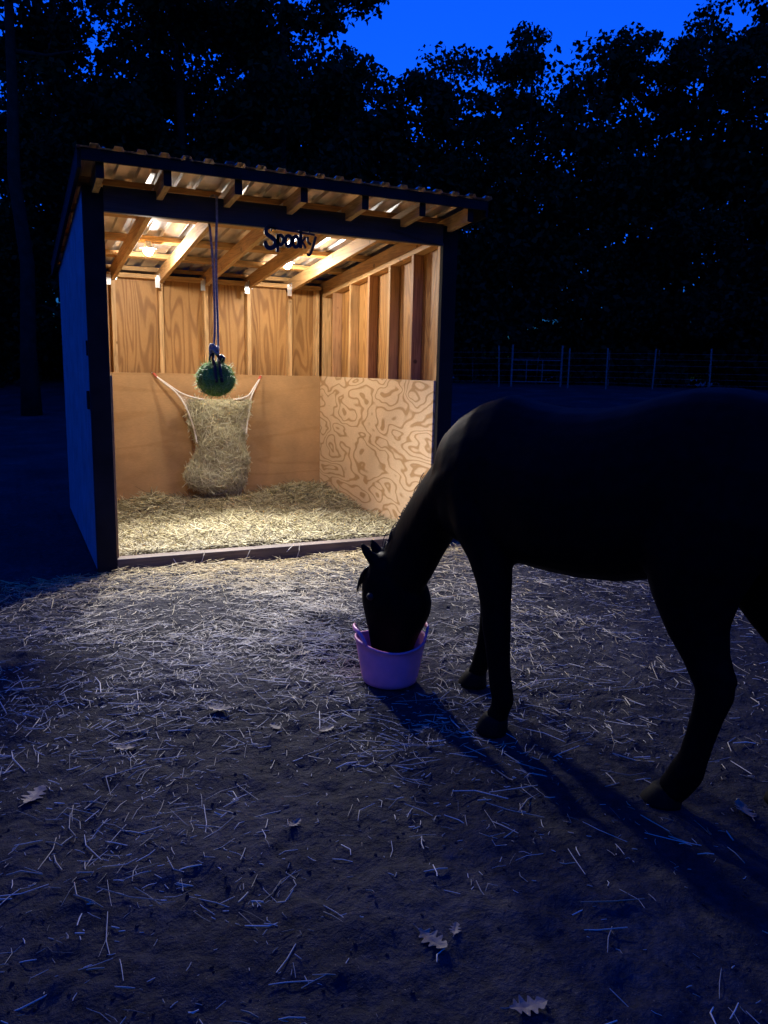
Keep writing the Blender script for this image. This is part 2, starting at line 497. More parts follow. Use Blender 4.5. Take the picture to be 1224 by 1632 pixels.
# front dark fascia lip on purlin
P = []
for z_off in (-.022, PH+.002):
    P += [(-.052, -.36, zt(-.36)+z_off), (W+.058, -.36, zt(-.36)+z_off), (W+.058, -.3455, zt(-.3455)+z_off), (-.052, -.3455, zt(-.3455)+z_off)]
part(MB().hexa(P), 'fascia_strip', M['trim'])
# corrugated roof sheets
def roof_sheet(xa, xb, lift, ph):
    prof = []
    x = xa; i = 0
    per = .0762*1.6
    prof_pts = []
    n = int(round((xb-xa)/per))
    for i in range(n):
        s = xa+i*(xb-xa)/n; w = (xb-xa)/n
        prof_pts += [(s, 0), (s+w*.52, 0), (s+w*.58, .018), (s+w*.92, .018)]
    prof_pts.append((xb, 0))
    v = []; f = []
    ys = [-.385+3.07*t/10 for t in range(11)]
    for y in ys:
        for (px, pz) in prof_pts:
            w_ = .0025*noise.noise(Vector((px*3, y*2, ph)))
            v.append((px, y, zt(y)+PH+.003+lift+pz+w_))
    n_ = len(prof_pts)
    for j in range(len(ys)-1):
        for i in range(n_-1):
            f.append((j*n_+i, j*n_+i+1, (j+1)*n_+i+1, (j+1)*n_+i))
    me = bpy.data.meshes.new('roof_sheet'); me.from_pydata(v, [], f); me.materials.append(M['metal']); me.materials.append(M['roof_paint']); me.update()
    o = link('roof_sheet', me, shed)
    so = o.modifiers.new('thick', 'SOLIDIFY'); so.thickness = .0012; so.offset = 1; so.material_offset = 0; so.material_offset_rim = 1
roof_sheet(-.075, .78, 0, 1); roof_sheet(.72, 1.70, .0022, 5); roof_sheet(1.64, W+.085, .0044, 9)
# roof screws on the front edge
for x in (.07, .52, .75, 1.13, 1.62, 1.9, 2.2):
    part(MB().tube([(x, -.31, zt(-.31)+PH+.004), (x, -.31, zt(-.31)+PH+.030)], [.016, .009], 8), 'roof_screw', M['fasten'])
# metal rafter ties
def tie(x, y, rot, z):
    T = Matrix.Translation((x, y, z)) @ Matrix.Rotation(rot, 4, 'Z')
    mb = MB()
    mb.box(-.0012, .0012, -.05, .055, -.012, .05, T)
    mb.box(-.042, -.0014, -.0525, -.0505, -.075, .012, T)
    part(mb, 'rafter_tie', M['tie'])
for k in range(1, 6):
    sgn = -1 if k in (1, 4) else -1
    tie(RX[k]-.0215, 2.30, 0 if k in (2, 5) else .12*sgn, zb(2.30)+.02)
    mb = MB().box(RX[k]-.034, RX[k]+.034, 2.3475, 2.3505, 2.028, 2.086, None)
    part(mb, 'rafter_tie', M['tie'])
    tie(RX[k]+.0215 if k in (2, 5) else RX[k]-.0215, .075, 0, HT-.02)
    if k in (2, 5):
        part(MB().box(RX[k]+.0205, RX[k]+.023, -.10, -.045, HT-.03, HT+.055), 'rafter_tie', M['tie'])

# ------------------------------------------------------------------ light bulbs
def lamp(x, y, z, label, aim):
    t = empty('light_bulb', (x, y, z))
    tag(t, label, 'light bulb', 'bulbs under the shelter roof')
    mb = MB()
    R = []
    for i in range(8):
        a = math.pi*.535*i/7
        r = .039*math.sin(a)
        R.append([(max(r, .0015)*math.cos(2*math.pi*k/12), max(r, .0015)*math.sin(2*math.pi*k/12), -.045*math.cos(a)) for k in range(12)])
    mb.rings(R)
    mb.build('glass', M['bulb'], t, True)
    top = zt(y)-z
    MB().tube([(0, 0, .0052), (0, 0, .014), (0, 0, .036), (0, 0, top-.002)], [.0385, .039, .028, .022], 14).build('socket', M['socket'], t, True)
    MB().rings([[(r*math.cos(2*math.pi*k/24), r*math.sin(2*math.pi*k/24), zz) for k in range(24)] for r, zz in ((.0387, .009), (.060, .0085), (.062, .010), (.0387, .012))], False, True).build('light_shield', M['socket'], t, True)  # added dish that keeps the bulb's upward light off the roof sheet
    ld = bpy.data.lights.new('flood_emitter', 'SPOT')      # the lamp throws most of its light out of the open front
    ld.energy = FLOOD; ld.color = (1.0, .965, .95); ld.spot_size = math.radians(85); ld.spot_blend = 1.0; ld.shadow_soft_size = .07
    lo = bpy.data.objects.new('flood_emitter', ld); col.objects.link(lo); lo.parent = t
    lo.location = (0, -.055, -.05)
    lo.rotation_euler = Vector(aim).to_track_quat('-Z', 'Y').to_euler()
lamp(.556, 1.36, 2.164, 'lit bulb under the roof nearest the left corner post', (.26, -.64, -.84))
lamp(1.690, 1.425, 2.156, 'lit bulb under the roof behind the black name sign', (-.42, -.64, -.84))

# ------------------------------------------------------------------ straw bedding inside
def bed_z(x, y):
    z = .06 + .028*noise.noise(Vector((x*2.2, y*2.2, 1))) + .022*noise.noise(Vector((x*6, y*6, 2)))
    z += .10*math.exp(-(((x-1.98)/.30)**2+((y-2.05)/.28)**2))
    z += .05*math.exp(-(((x-2.28)/.18)**2+((y-1.9)/.5)**2))
    z += .15*math.exp(-(((x-.58)/.17)**2+((y-1.62)/.24)**2)) + .03*math.exp(-(((x-1.2)/.2)**2+((y-1.0)/.3)**2))
    z += .02*(1-sstep(.05, .5, y))
    return max(.02, z)
def bedding():
    xs = np.linspace(.108, W-.107, 70); ys = np.linspace(.048, 2.332, 70)
    v = [(x, y, bed_z(x, y)-.012) for y in ys for x in xs]
    f = [(j*70+i, j*70+i+1, (j+1)*70+i+1, (j+1)*70+i) for j in range(69) for i in range(69)]
    me = bpy.data.meshes.new('straw_bedding'); me.from_pydata(v, [], f); me.materials.append(M['dust'])
    me.polygons.foreach_set('use_smooth', [True]*len(f)); me.update()
    root = link('straw_bedding', me)
    tag(root, 'thick pale yellow straw bedding covering the shelter floor', 'straw', kind='stuff')
    n = 21000
    x = rng.uniform(.13, W-.13, n); y = rng.uniform(.07, 2.31, n)
    L = rng.uniform(.05, .26, n); Wd = rng.uniform(.003, .0085, n)
    az = rng.uniform(0, 2*np.pi, n); el = rng.normal(0, .27, n)
    x = np.clip(x, .112+L/2*np.abs(np.cos(az)), W-.112-L/2*np.abs(np.cos(az)))
    y = np.clip(y, .05+L/2*np.abs(np.sin(az)), 2.328-L/2*np.abs(np.sin(az)))
    z = np.array([bed_z(a, b) for a, b in zip(x, y)]) + rng.uniform(-.006, .022, n)
    Dv = np.stack([np.cos(az)*np.cos(el), np.sin(az)*np.cos(el), np.sin(el)], 1)
    c = np.clip(rng.normal(.58, .24, n), 0, 1)
    mound = np.exp(-(((x-.58)/.2)**2+((y-1.55)/.26)**2))
    c = np.clip(c-.38*mound, 0, 1)
    s = strands('loose_stalks', np.stack([x, y, z], 1), Dv, L, Wd, M['straw'], root)
    s['kind'] = 'stuff'
bedding()

def litter():
    # weathered straw and chaff strewn over the yard, densest before the sill
    n = 190000
    x = rng.uniform(-1.7, 3.7, n); y = rng.uniform(-4.6, -.06, n)
    fx = np.exp(-((x-1.15)/1.15)**2)
    near = np.exp(-((-.05-y)/.42)**1.3)
    mid = np.exp(-((y+1.3)/1.35)**2)
    far = np.clip((y+5.2)/4.2, 0, 1)
    patch = np.array([noise.noise(Vector((a*1.7, b*1.7, 9)))*.5+.5 for a, b in zip(x, y)])
    patch2 = np.array([noise.noise(Vector((a*4.5, b*4.5, 5)))*.5+.5 for a, b in zip(x, y)])
    dens = .62*near*np.clip(fx*1.35, 0, 1) + .27*mid*np.exp(-((x-.7)/1.45)**2)*np.clip(patch*2.2-.3, .15, 1.5)*patch2*2 + .06*far*np.clip(patch*2.4-.6, .08, 1.5)*(patch2*1.6)
    keep = rng.uniform(0, 1, n) < dens
    # keep the bucket's and hooves' footprints clear
    for hx, hy, hr in ((.913, -2.28, .15), (1.064, -2.857, .07), (1.214, -2.513, .07), (1.256, -3.49, .08)):
        keep &= np.hypot(x-hx, y-hy) > hr
    x, y = x[keep], y[keep]; n = len(x)
    nr = np.exp(-((-.05-y)/.5)**2)
    L = rng.uniform(.02, .10, n)**1.0 * rng.choice([.25, .6, 1.0, 1.8], n, p=[.25, .27, .3, .18])
    Wd = rng.uniform(.0016, .0050, n)*rng.uniform(.6, 1.15, n)
    az = rng.uniform(0, 2*np.pi, n); el = rng.normal(0, .06, n) + .12*nr*rng.normal(0, 1, n)
    z = np.array([ground_z(a, b) for a, b in zip(x, y)]) + .004 + np.abs(np.sin(el))*L/2*.8 + .022*nr*rng.uniform(0, 1, n)
    Dv = np.stack([np.cos(az)*np.cos(el), np.sin(az)*np.cos(el), np.sin(el)], 1)
    # keep stalks from poking through the sill
    y = np.minimum(y, -.05-L/2*np.abs(np.sin(az)))
    c = np.clip(rng.normal(.6, .27, n), 0, 1)
    o = strands('scattered_straw', np.stack([x, y, z], 1), Dv, L, Wd, M['straw_out'], None, .12, c, .6, np.clip(.85*np.exp(-((-.05-y)/.75)**2)+.1+rng.normal(0, .15, n), 0, 1))
    tag(o, 'pale straw stalks scattered over the trampled yard', 'straw', kind='stuff')
    # trodden chaff: tiny broken bits between the stalks
    k = 16000
    idx = rng.integers(0, n, k)
    bx = x[idx]+rng.normal(0, .09, k); by = np.minimum(y[idx]+rng.normal(0, .09, k), -.07)
    bz = np.array([ground_z(a, b) for a, b in zip(bx, by)])+.0015
    baz = rng.uniform(0, 2*np.pi, k)
    ch = strands('trodden_chaff', np.stack([bx, by, bz], 1), np.stack([np.cos(baz), np.sin(baz), rng.normal(0, .1, k)], 1), rng.uniform(.005, .022, k), rng.uniform(.0012, .0034, k), M['straw_out'], o, .1, np.clip(rng.normal(.45, .25, k), 0, 1))
    ch['kind'] = 'stuff'
    # clods and crumbs of soil and dung
    m_ = 3000
    cx = rng.uniform(-1.7, 3.6, m_); cy = rng.uniform(-4.6, -.25, m_)
    mb = MB()
    for a, b in zip(cx, cy):
        r = random.choice((.003, .003, .004, .005, .006)) * random.uniform(.7, 1.2)
        zc = ground_z(a, b)
        base = len(mb.v)
        ang = random.uniform(0, 6.28)
        pts = []
        for i in range(5):
            q = ang+i*1.2566
            rr = r*random.uniform(.7, 1.3)
            pts.append((a+rr*math.cos(q), b+rr*math.sin(q), zc-.001))
        for i in range(5):
            q = ang+.5+i*1.2566
            rr = r*random.uniform(.4, .9)
            pts.append((a+rr*math.cos(q), b+rr*math.sin(q), zc+r*random.uniform(.5, 1.0)))
        mb.v += pts
        for i in range(5):
            mb.f.append((base+i, base+(i+1) % 5, base+5+(i+1) % 5, base+5+i))
        mb.f.append(tuple(base+5+i for i in range(5)))
    o = mb.build('soil_crumbs', M['soil'])
    tag(o, 'small dark clods and crumbs of soil on the yard', 'soil', kind='stuff')
litter()

# a few stalks hanging over the sill
def sill_stalks():
    rows = [(.62, -.055, .06, .12, 1.35), (1.28, -.056, .05, .13, 1.45), (1.22, -.056, .075, .07, .75), (.45, -.056, .03, .08, -1.0), (.92, -.056, .045, .09, 1.1)]
    P = []; Dv = []; L = []
    for x, y, z, l, a in rows:
        P.append((x, y-.004, z)); Dv.append((math.cos(a)*.8, -.25, math.sin(a))); L.append(l)
    o = strands('hanging_stalks', P, Dv, L, [.006]*len(P), M['straw_out'], None, .1, np.array([.95]*len(P)))
    tag(o, 'pale stalks dangling over the front of the timber sill', 'straw', kind='stuff')
sill_stalks()

# ------------------------------------------------------------------ hay net on the back wall
def hay_net():
    root = empty('hay_net', (1.27, 2.333, .12))
    tag(root, 'white rope hay net stuffed with hay, hung by two corners on back wall', 'hay net')
    ox, oy, oz = 1.27, 2.333, .12
    yc = 2.19
    rows = [(1.005, 1.01, 1.59, .03), (.97, .985, 1.595, .075), (.88, 1.01, 1.565, .105), (.78, 1.035, 1.525, .11), (.68, 1.065, 1.515, .11),
            (.57, 1.085, 1.52, .115), (.46, 1.06, 1.535, .125), (.37, .985, 1.535, .13), (.28, .965, 1.53, .13), (.20, 1.01, 1.51, .12), (.15, 1.11, 1.46, .09), (.125, 1.2, 1.37, .05)]
    n = 28
    def ring(z, xl, xr, dy, j):
        cx = (xl+xr)/2; hx = (xr-xl)/2; out = []
        for k in range(n):
            a = 2*math.pi*k/n
            c, s = math.cos(a), math.sin(a)
            e = .8
            px = cx+hx*math.copysign(abs(c)**e, c); py = yc+dy*math.copysign(abs(s)**e, s)
            nz = noise.noise(Vector((px*7, py*7, z*7)))*.04
            out.append(Vector((px+nz*c-ox, min(py+nz*s, 2.325)-oy, z+nz*.4-oz)))
        return out
    # resample rows
    zs = [r[0] for r in rows][::-1]
    dense = []
    for z in np.linspace(.125, 1.005, 34):
        dense.append((z, *[float(np.interp(z, zs, [r[q] for r in rows][::-1])) for q in (1, 2, 3)]))
    R = [ring(*d_, 0) for d_ in dense]
    mb = MB().rings(R)
    core = mb.build('hay', M['chaff'], root, True)
    # hay stalks over the surface
    nn = 6500
    P = np.zeros((nn, 3)); Dv = np.zeros((nn, 3))
    for i in range(nn):
        a = random.uniform(0, len(R)-1.001); j = int(a); t = a-j; k = random.randrange(n)
        u = random.random()
        q = R[j][k].lerp(R[j+1][k], t).lerp(R[j][(k+1) % n].lerp(R[j+1][(k+1) % n], t), u)
        nr = Vector((math.cos(2*math.pi*k/n), math.sin(2*math.pi*k/n), 0))
        P[i] = q+nr*random.uniform(.0, .02)
        tang = Vector((-nr.y, nr.x, 0))
        ang = random.uniform(0, 6.28)
        d_ = tang*math.cos(ang)+Vector((0, 0, math.sin(ang)))+nr*random.gauss(0, .38)
        Dv[i] = d_
    P[:, 1] = np.minimum(P[:, 1], -.035)
    L = rng.uniform(.025, .09, nn); Wd = rng.uniform(.002, .0046, nn)
    c = np.clip(rng.normal(.55, .24, nn), 0, 1)
    h = strands('hay_stalks', P, Dv, L, Wd, M['hay'], core, .2, c); h['kind'] = 'stuff'
    big = rng.choice(nn, 420, replace=False)
    h = strands('hay_stems', P[big]+np.array([0, -.006, 0]), Dv[big]*np.array([1, .5, 1]), rng.uniform(.07, .16, 420), rng.uniform(.004, .0065, 420), M['hay'], core, .15, rng.uniform(.6, 1, 420)); h['kind'] = 'stuff'
    # fringe hanging below
    nn = 60
    P = np.stack([rng.uniform(-.2, .22, nn), rng.uniform(-.22, -.06, nn), rng.uniform(-.02, .06, nn)], 1)
    Dv = np.stack([rng.normal(0, .35, nn), rng.normal(0, .3, nn), -np.ones(nn)], 1)
    f_ = strands('hay_fringe', P, Dv, rng.uniform(.04, .11, nn), rng.uniform(.0015, .003, nn), M['hay'], core, .2); f_['kind'] = 'stuff'
    # netting: diagonal strings wound round the load
    mb = MB()
    for d_ in (1, -1):
        for k0 in range(0, n, 1):
            path = []
            for j in range(0, len(R)):
                kk = (k0+d_*j*.5) % n; k = int(kk); u = kk-k
                q = R[j][k].lerp(R[j][(k+1) % n], u)
                nr = Vector((math.cos(2*math.pi*kk/n), math.sin(2*math.pi*kk/n), 0))
                q = q+nr*.008; q.y = min(q.y, -.012)
                path.append(q)
            mb.tube(path, .0008, 3)
    mb.build('netting', M['string'], root)
    # ropes to the two corner hooks
    def pt(x, z, y=yc-.07): return (x-ox, y-oy, z-oz)
    hooksL = pt(.745, 1.195, 2.29); hooksR = pt(1.70, 1.19, 2.29)
    def rope(pts, r): MB().tube(smooth_path(pts), r, 8).build('corner_rope', M['rope_white'], root, True)
    rope([hooksL, pt(.83, 1.12, 2.24), pt(.90, 1.055, 2.2), pt(.965, .95, 2.16), pt(1.01, .83, 2.14), pt(1.04, .72, 2.13), pt(1.06, .60, 2.12)], .0075)
    rope([hooksL, pt(.84, 1.125, 2.24), pt(.93, 1.06, 2.19), pt(1.03, 1.02, 2.14), pt(1.13, 1.0, 2.13)], .0075)
    rope([hooksR, pt(1.64, 1.10, 2.24), pt(1.595, 1.03, 2.2), pt(1.565, .93, 2.16), pt(1.535, .80, 2.13), pt(1.52, .68, 2.12)], .0075)
    rope([hooksR, pt(1.63, 1.11, 2.24), pt(1.57, 1.045, 2.19), pt(1.49, 1.015, 2.14), pt(1.40, 1.0, 2.13)], .0075)
    # empty corners of the net stretched out to the hooks
    for hk, A, B in ((hooksL, [pt(.90, 1.055, 2.2), pt(.965, .95, 2.16), pt(1.01, .83, 2.14), pt(1.04, .72, 2.13)], [pt(.93, 1.06, 2.19), pt(1.03, 1.02, 2.14), pt(1.13, 1.0, 2.13), pt(1.14, .93, 2.1)]),
                     (hooksR, [pt(1.595, 1.03, 2.2), pt(1.565, .93, 2.16), pt(1.535, .80, 2.13), pt(1.52, .68, 2.12)], [pt(1.57, 1.045, 2.19), pt(1.49, 1.015, 2.14), pt(1.40, 1.0, 2.13), pt(1.40, .93, 2.1)])):
        mb = MB(); pa = smooth_path([hk]+A, 5); pb = smooth_path([hk]+B, 5)
        for i in range(2, len(pa)): mb.tube([pa[i], pa[i].lerp(pb[i], .5)+Vector((0, .01, -.012)), pb[i]], .0014, 3)
        for u in (.15, .3, .45, .6, .75, .9): mb.tube([a_.lerp(b_, u)+Vector((0, .01*math.sin(math.pi*u), 0)) for a_, b_ in zip(pa[1:], pb[1:])], .0014, 3)
        mb.build('corner_netting', M['rope_white'], root)
    for sx, hx, hz, dx in ((0, .715, 1.225, 1), (1, 1.725, 1.218, -1)):
        a = Vector(pt(hx, hz, 2.315)); b = Vector(pt(hx+dx*.03, hz-.03, 2.29))
        cl = MB().tube([a, a.lerp(b, .3)+Vector((dx*.004, 0, .003)), a.lerp(b, .8), b+Vector((dx*.01, 0, -.012))], [.008, .012, .013, .009], 8).build('clip', M['clip'], root, True)
        MB().tube([a+Vector((-dx*.004, .017, .006)), a+Vector((-dx*.004, -.004, .004)), a], [.005, .005, .004], 6).build('screw_eye', M['fasten'], cl)

def smooth_path(pts, sub=4):
    P = [Vector(q) for q in pts]; out = []
    for i in range(len(P)-1):
        p0 = P[max(i-1, 0)]; p1 = P[i]; p2 = P[i+1]; p3 = P[min(i+2, len(P)-1)]
        for k in range(sub):
            t = k/sub
            out.append(.5*((2*p1)+(-p0+p2)*t+(2*p0-5*p1+4*p2-p3)*t*t+(-p0+3*p1-3*p2+p3)*t**3))
    out.append(P[-1]); return out
hay_net()

# ------------------------------------------------------------------ green ball on a rope from the header
BX, BY, BZ = .733, -.02, 1.215
def hay_ball():
    root = empty('hay_ball', (BX, BY, BZ))
    tag(root, 'round green hay ball with black straps hanging on a dark rope', 'hay ball')
    mb = MB(); R = []
    for i in range(15):
        a = math.pi*(i+.35)/15
        R.append([Vector((math.sin(a)*math.cos(2*math.pi*k/22)*.113, math.sin(a)*math.sin(2*math.pi*k/22)*.11, -math.cos(a)*.102)) for k in range(22)])
    for r in R:
        for q in r:
            q *= 1+.06*noise.noise(q*14)
    mb.rings(R); ball = mb.build('ball', M['green'], root, True)
    nn = 1500
    v = rng.normal(0, 1, (nn, 3)); v /= np.linalg.norm(v, axis=1)[:, None]
    t = rng.normal(0, 1, (nn, 3))
    Dv = np.cross(v, t) + .25*v*rng.normal(0, 1, (nn, 1))
    s = strands('green_fibres', v*np.array([.115, .112, .104])*rng.uniform(.98, 1.06, (nn, 1)), Dv, rng.uniform(.02, .06, nn), rng.uniform(.002, .004, nn), M['greenhay'], ball, .25)
    s['kind'] = 'stuff'
    nn = 260
    v = rng.normal(0, 1, (nn, 3)); v /= np.linalg.norm(v, axis=1)[:, None]
    s = strands('poking_hay', v*.112, v+rng.normal(0, .6, (nn, 3)), rng.uniform(.03, .10, nn), rng.uniform(.0018, .003, nn), M['greenhay'], ball, .2)
    s['kind'] = 'stuff'
    # net cords as great-circle arcs
    for q in range(5):
        ax = Vector((math.cos(q*.63), math.sin(q*.63), 0))
        path = [(ax*math.sin(a)*.118 + Vector((0, 0, math.cos(a)*.108))) for a in np.linspace(0, 2*math.pi, 30)[:-1]]
        MB().tube(path, .003, 5, closed=True).build('net_cord', M['green'], root)
    for dx in (-.022, .012):
        path = [(dx+.01, .0, .15), (dx, -.03, .12), (dx-.004, -.085, .085), (dx-.006, -.115, .03), (dx, -.118, -.02)]
        MB().tube(smooth_path(path), .010, 6).build('strap', M['strap'], root, True)
    # knot and snap on top
    path = [(math.cos(a)*.024-.01, math.sin(a)*.02-.005, .155+.02*math.sin(2*a)+a*.004) for a in np.linspace(0, 4*math.pi, 26)]
    MB().tube(path, .010, 7).build('knot', M['rope_dark'], root, True)
    path = [(-.012+.028*math.cos(a), -.012, .125+.034*math.sin(a)) for a in np.linspace(0, 2*math.pi, 18)[:-1]]
    MB().tube(path, .007, 6, closed=True).build('snap_hook', M['strap'], root, True)
    MB().tube([(.035, .0, .105), (.042, .0, .135), (.03, 0, .152)], [.022, .024, .012], 8).build('swivel', M['strap'], root, True)
M['greenhay'] = stalk('green_fibres', [(0, (.07, .17, .02)), (.5, (.22, .44, .07)), (1, (.5, .62, .2))])
hay_ball()

def rope():
    root = empty('hanging_rope', (BX, -.02, HB))
    tag(root, 'dark two-strand rope tied round the header and reaching down to the green ball', 'rope')
    top = .008
    a = [(-.012, .068, .145), (-.012, .064, 0.0), (-.010, .05, -.03), (-.004, .01, -.25), (0.0, 0, -.6), (-.014, -.006, -.785)]
    b = [(.010, -.054, .145), (.010, -.052, .0), (.008, -.046, -.03), (.010, -.012, -.25), (.016, -.004, -.55), (.020, .0, -.80)]
    MB().tube(smooth_path(a), .0075, 8).build('strand', M['rope_dark'], root, True)
    MB().tube(smooth_path(b), .0075, 8).build('strand', M['rope_dark'], root, True)
    MB().tube(smooth_path([a[0], (-.006, .03, .158), (.002, -.02, .158), b[0]]), .0075, 8).build('loop', M['rope_dark'], root, True)
rope()

# ------------------------------------------------------------------ name sign
def sign():
    root = empty('name_sign', (1.05, -.062, 2.055)); root.scale = (.9, 1, .92)
    tag(root, 'black cut-out letters reading Spooky hanging under the dark header', 'sign')
    def stroke(mb, pts, w):
        P = [Vector((q[0], 0, q[1])) for q in pts]
        if not hasattr(w, '__len__'): w = [w]*len(P)
        R = []
        for i, q in enumerate(P):
            t = (P[min(i+1, len(P)-1)]-P[max(i-1, 0)]).normalized()
            nr = Vector((-t.z, 0, t.x))
            R.append([q+nr*w[i]/2+Vector((0, -.005, 0)), q+nr*w[i]/2+Vector((0, .005, 0)), q-nr*w[i]/2+Vector((0, .005, 0)), q-nr*w[i]/2+Vector((0, -.005, 0))])
        mb.rings(R)
    def sp(pts): return [(q.x, q.y) for q in smooth_path([(a, b, 0) for a, b in pts], 5)]
    def oval(cx, cz, rx, rz): return [(cx+rx*math.cos(a), cz+rz*math.sin(a)) for a in np.linspace(0, 2*math.pi, 21)]
    L = []
    mb = MB(); stroke(mb, sp([(.082, .118), (.062, .128), (.032, .128), (.008, .108), (.012, .078), (.045, .058), (.072, .036), (.07, .004), (.042, -.014), (.014, -.008), (.002, .012), (.014, .022)]), .028); L.append(mb)
    mb = MB(); stroke(mb, oval(.113, .046, .020, .032), .021); stroke(mb, [(.092, .084), (.092, .02), (.090, -.036)], .021); L.append(mb)
    mb = MB(); stroke(mb, oval(.172, .044, .023, .036), .022); L.append(mb)
    mb = MB(); stroke(mb, oval(.226, .044, .023, .036), .022); L.append(mb)
    mb = MB(); stroke(mb, [(.262, .122), (.264, .05), (.262, .004)], .022); stroke(mb, sp([(.300, .084), (.286, .062), (.268, .046)]), .014); stroke(mb, sp([(.272, .05), (.288, .03), (.302, .004)]), .015); L.append(mb)
    mb = MB(); stroke(mb, sp([(.316, .084), (.320, .05), (.342, .034)]), .015); stroke(mb, sp([(.378, .092), (.366, .05), (.350, .0), (.332, -.036), (.312, -.034)]), .017); L.append(mb)
    for q in L: q.build('letter', M['sign'], root)
    mb = MB(); stroke(mb, [(.02, .124), (.19, .112), (.37, .102)], .013); mb.build('carrier_bar', M['sign'], root)
    for x in (.05, .33): MB().box(x-.004, x+.004, .004, .018, .10, .15).build('bracket', M['sign'], root)
sign()

# ------------------------------------------------------------------ feed tub
def bucket():
    cx, cy = .913, -2.28
    root = empty('feed_tub', (cx, cy, ground_z(cx, cy)+.002), math.radians(-12))
    tag(root, 'pink flexible rubber feed tub with the horse\'s muzzle inside', 'tub')
    n = 40; H = .175
    def rr(z): return .113+.034*(z/H)
    outer = [(0.0, .002), (.105, 0), (.113, .006)] + [(rr(z), z) for z in np.linspace(.02, H, 8)]
    inner = [(rr(z)-.006, z) for z in np.linspace(H, .02, 8)] + [(.10, .01), (0, .01)]
    prof = outer + [(rr(H)+.004, H+.002), (rr(H)+.003, H+.009), (rr(H)-.006, H+.009)] + inner
    R = []
    for r, z in prof:
        r = max(r, .0005)
        ring = []
        for k in range(n):
            a = 2*math.pi*k/n
            dip = -.012*math.cos(2*a)*(z/H)**2*-1        # the rim rises at the two handles
            ring.append((r*math.cos(a), r*math.sin(a), z+dip*(1 if z > .05 else 0)))
        R.append(ring)
    MB().rings(R).build('tub', M['bucket'], root, True)
    for s in (1, -1):
        path = []
        for a in np.linspace(-.6, .6, 15):
            up = (1-(abs(a)/.6)**4)
            r = rr(H)+.006*up
            path.append((s*r*math.cos(a), r*math.sin(a), H+.010+.050*up))
        # strap-like handle
        RR = []
        for i, q in enumerate(path):
            q = Vector(q); t = (Vector(path[min(i+1, 14)])-Vector(path[max(i-1, 0)])).normalized()
            o_ = Vector((q.x, q.y, 0)).normalized(); u = t.cross(o_).normalized()
            RR.append([q+o_*.006*math.cos(b)+u*.011*math.sin(b) for b in np.linspace(0, 2*math.pi, 9)[:-1]])
        MB().rings(RR).build('handle', M['bucket'], root, True)
    # a bit of feed in the bottom
    MB().rings([[(.105*math.cos(2*math.pi*k/20), .105*math.sin(2*math.pi*k/20), .022) for k in range(20)],
                [(.05*math.cos(2*math.pi*k/20), .05*math.sin(2*math.pi*k/20), .032) for k in range(20)]]).build('feed', M['chaff'], root, True)
bucket()

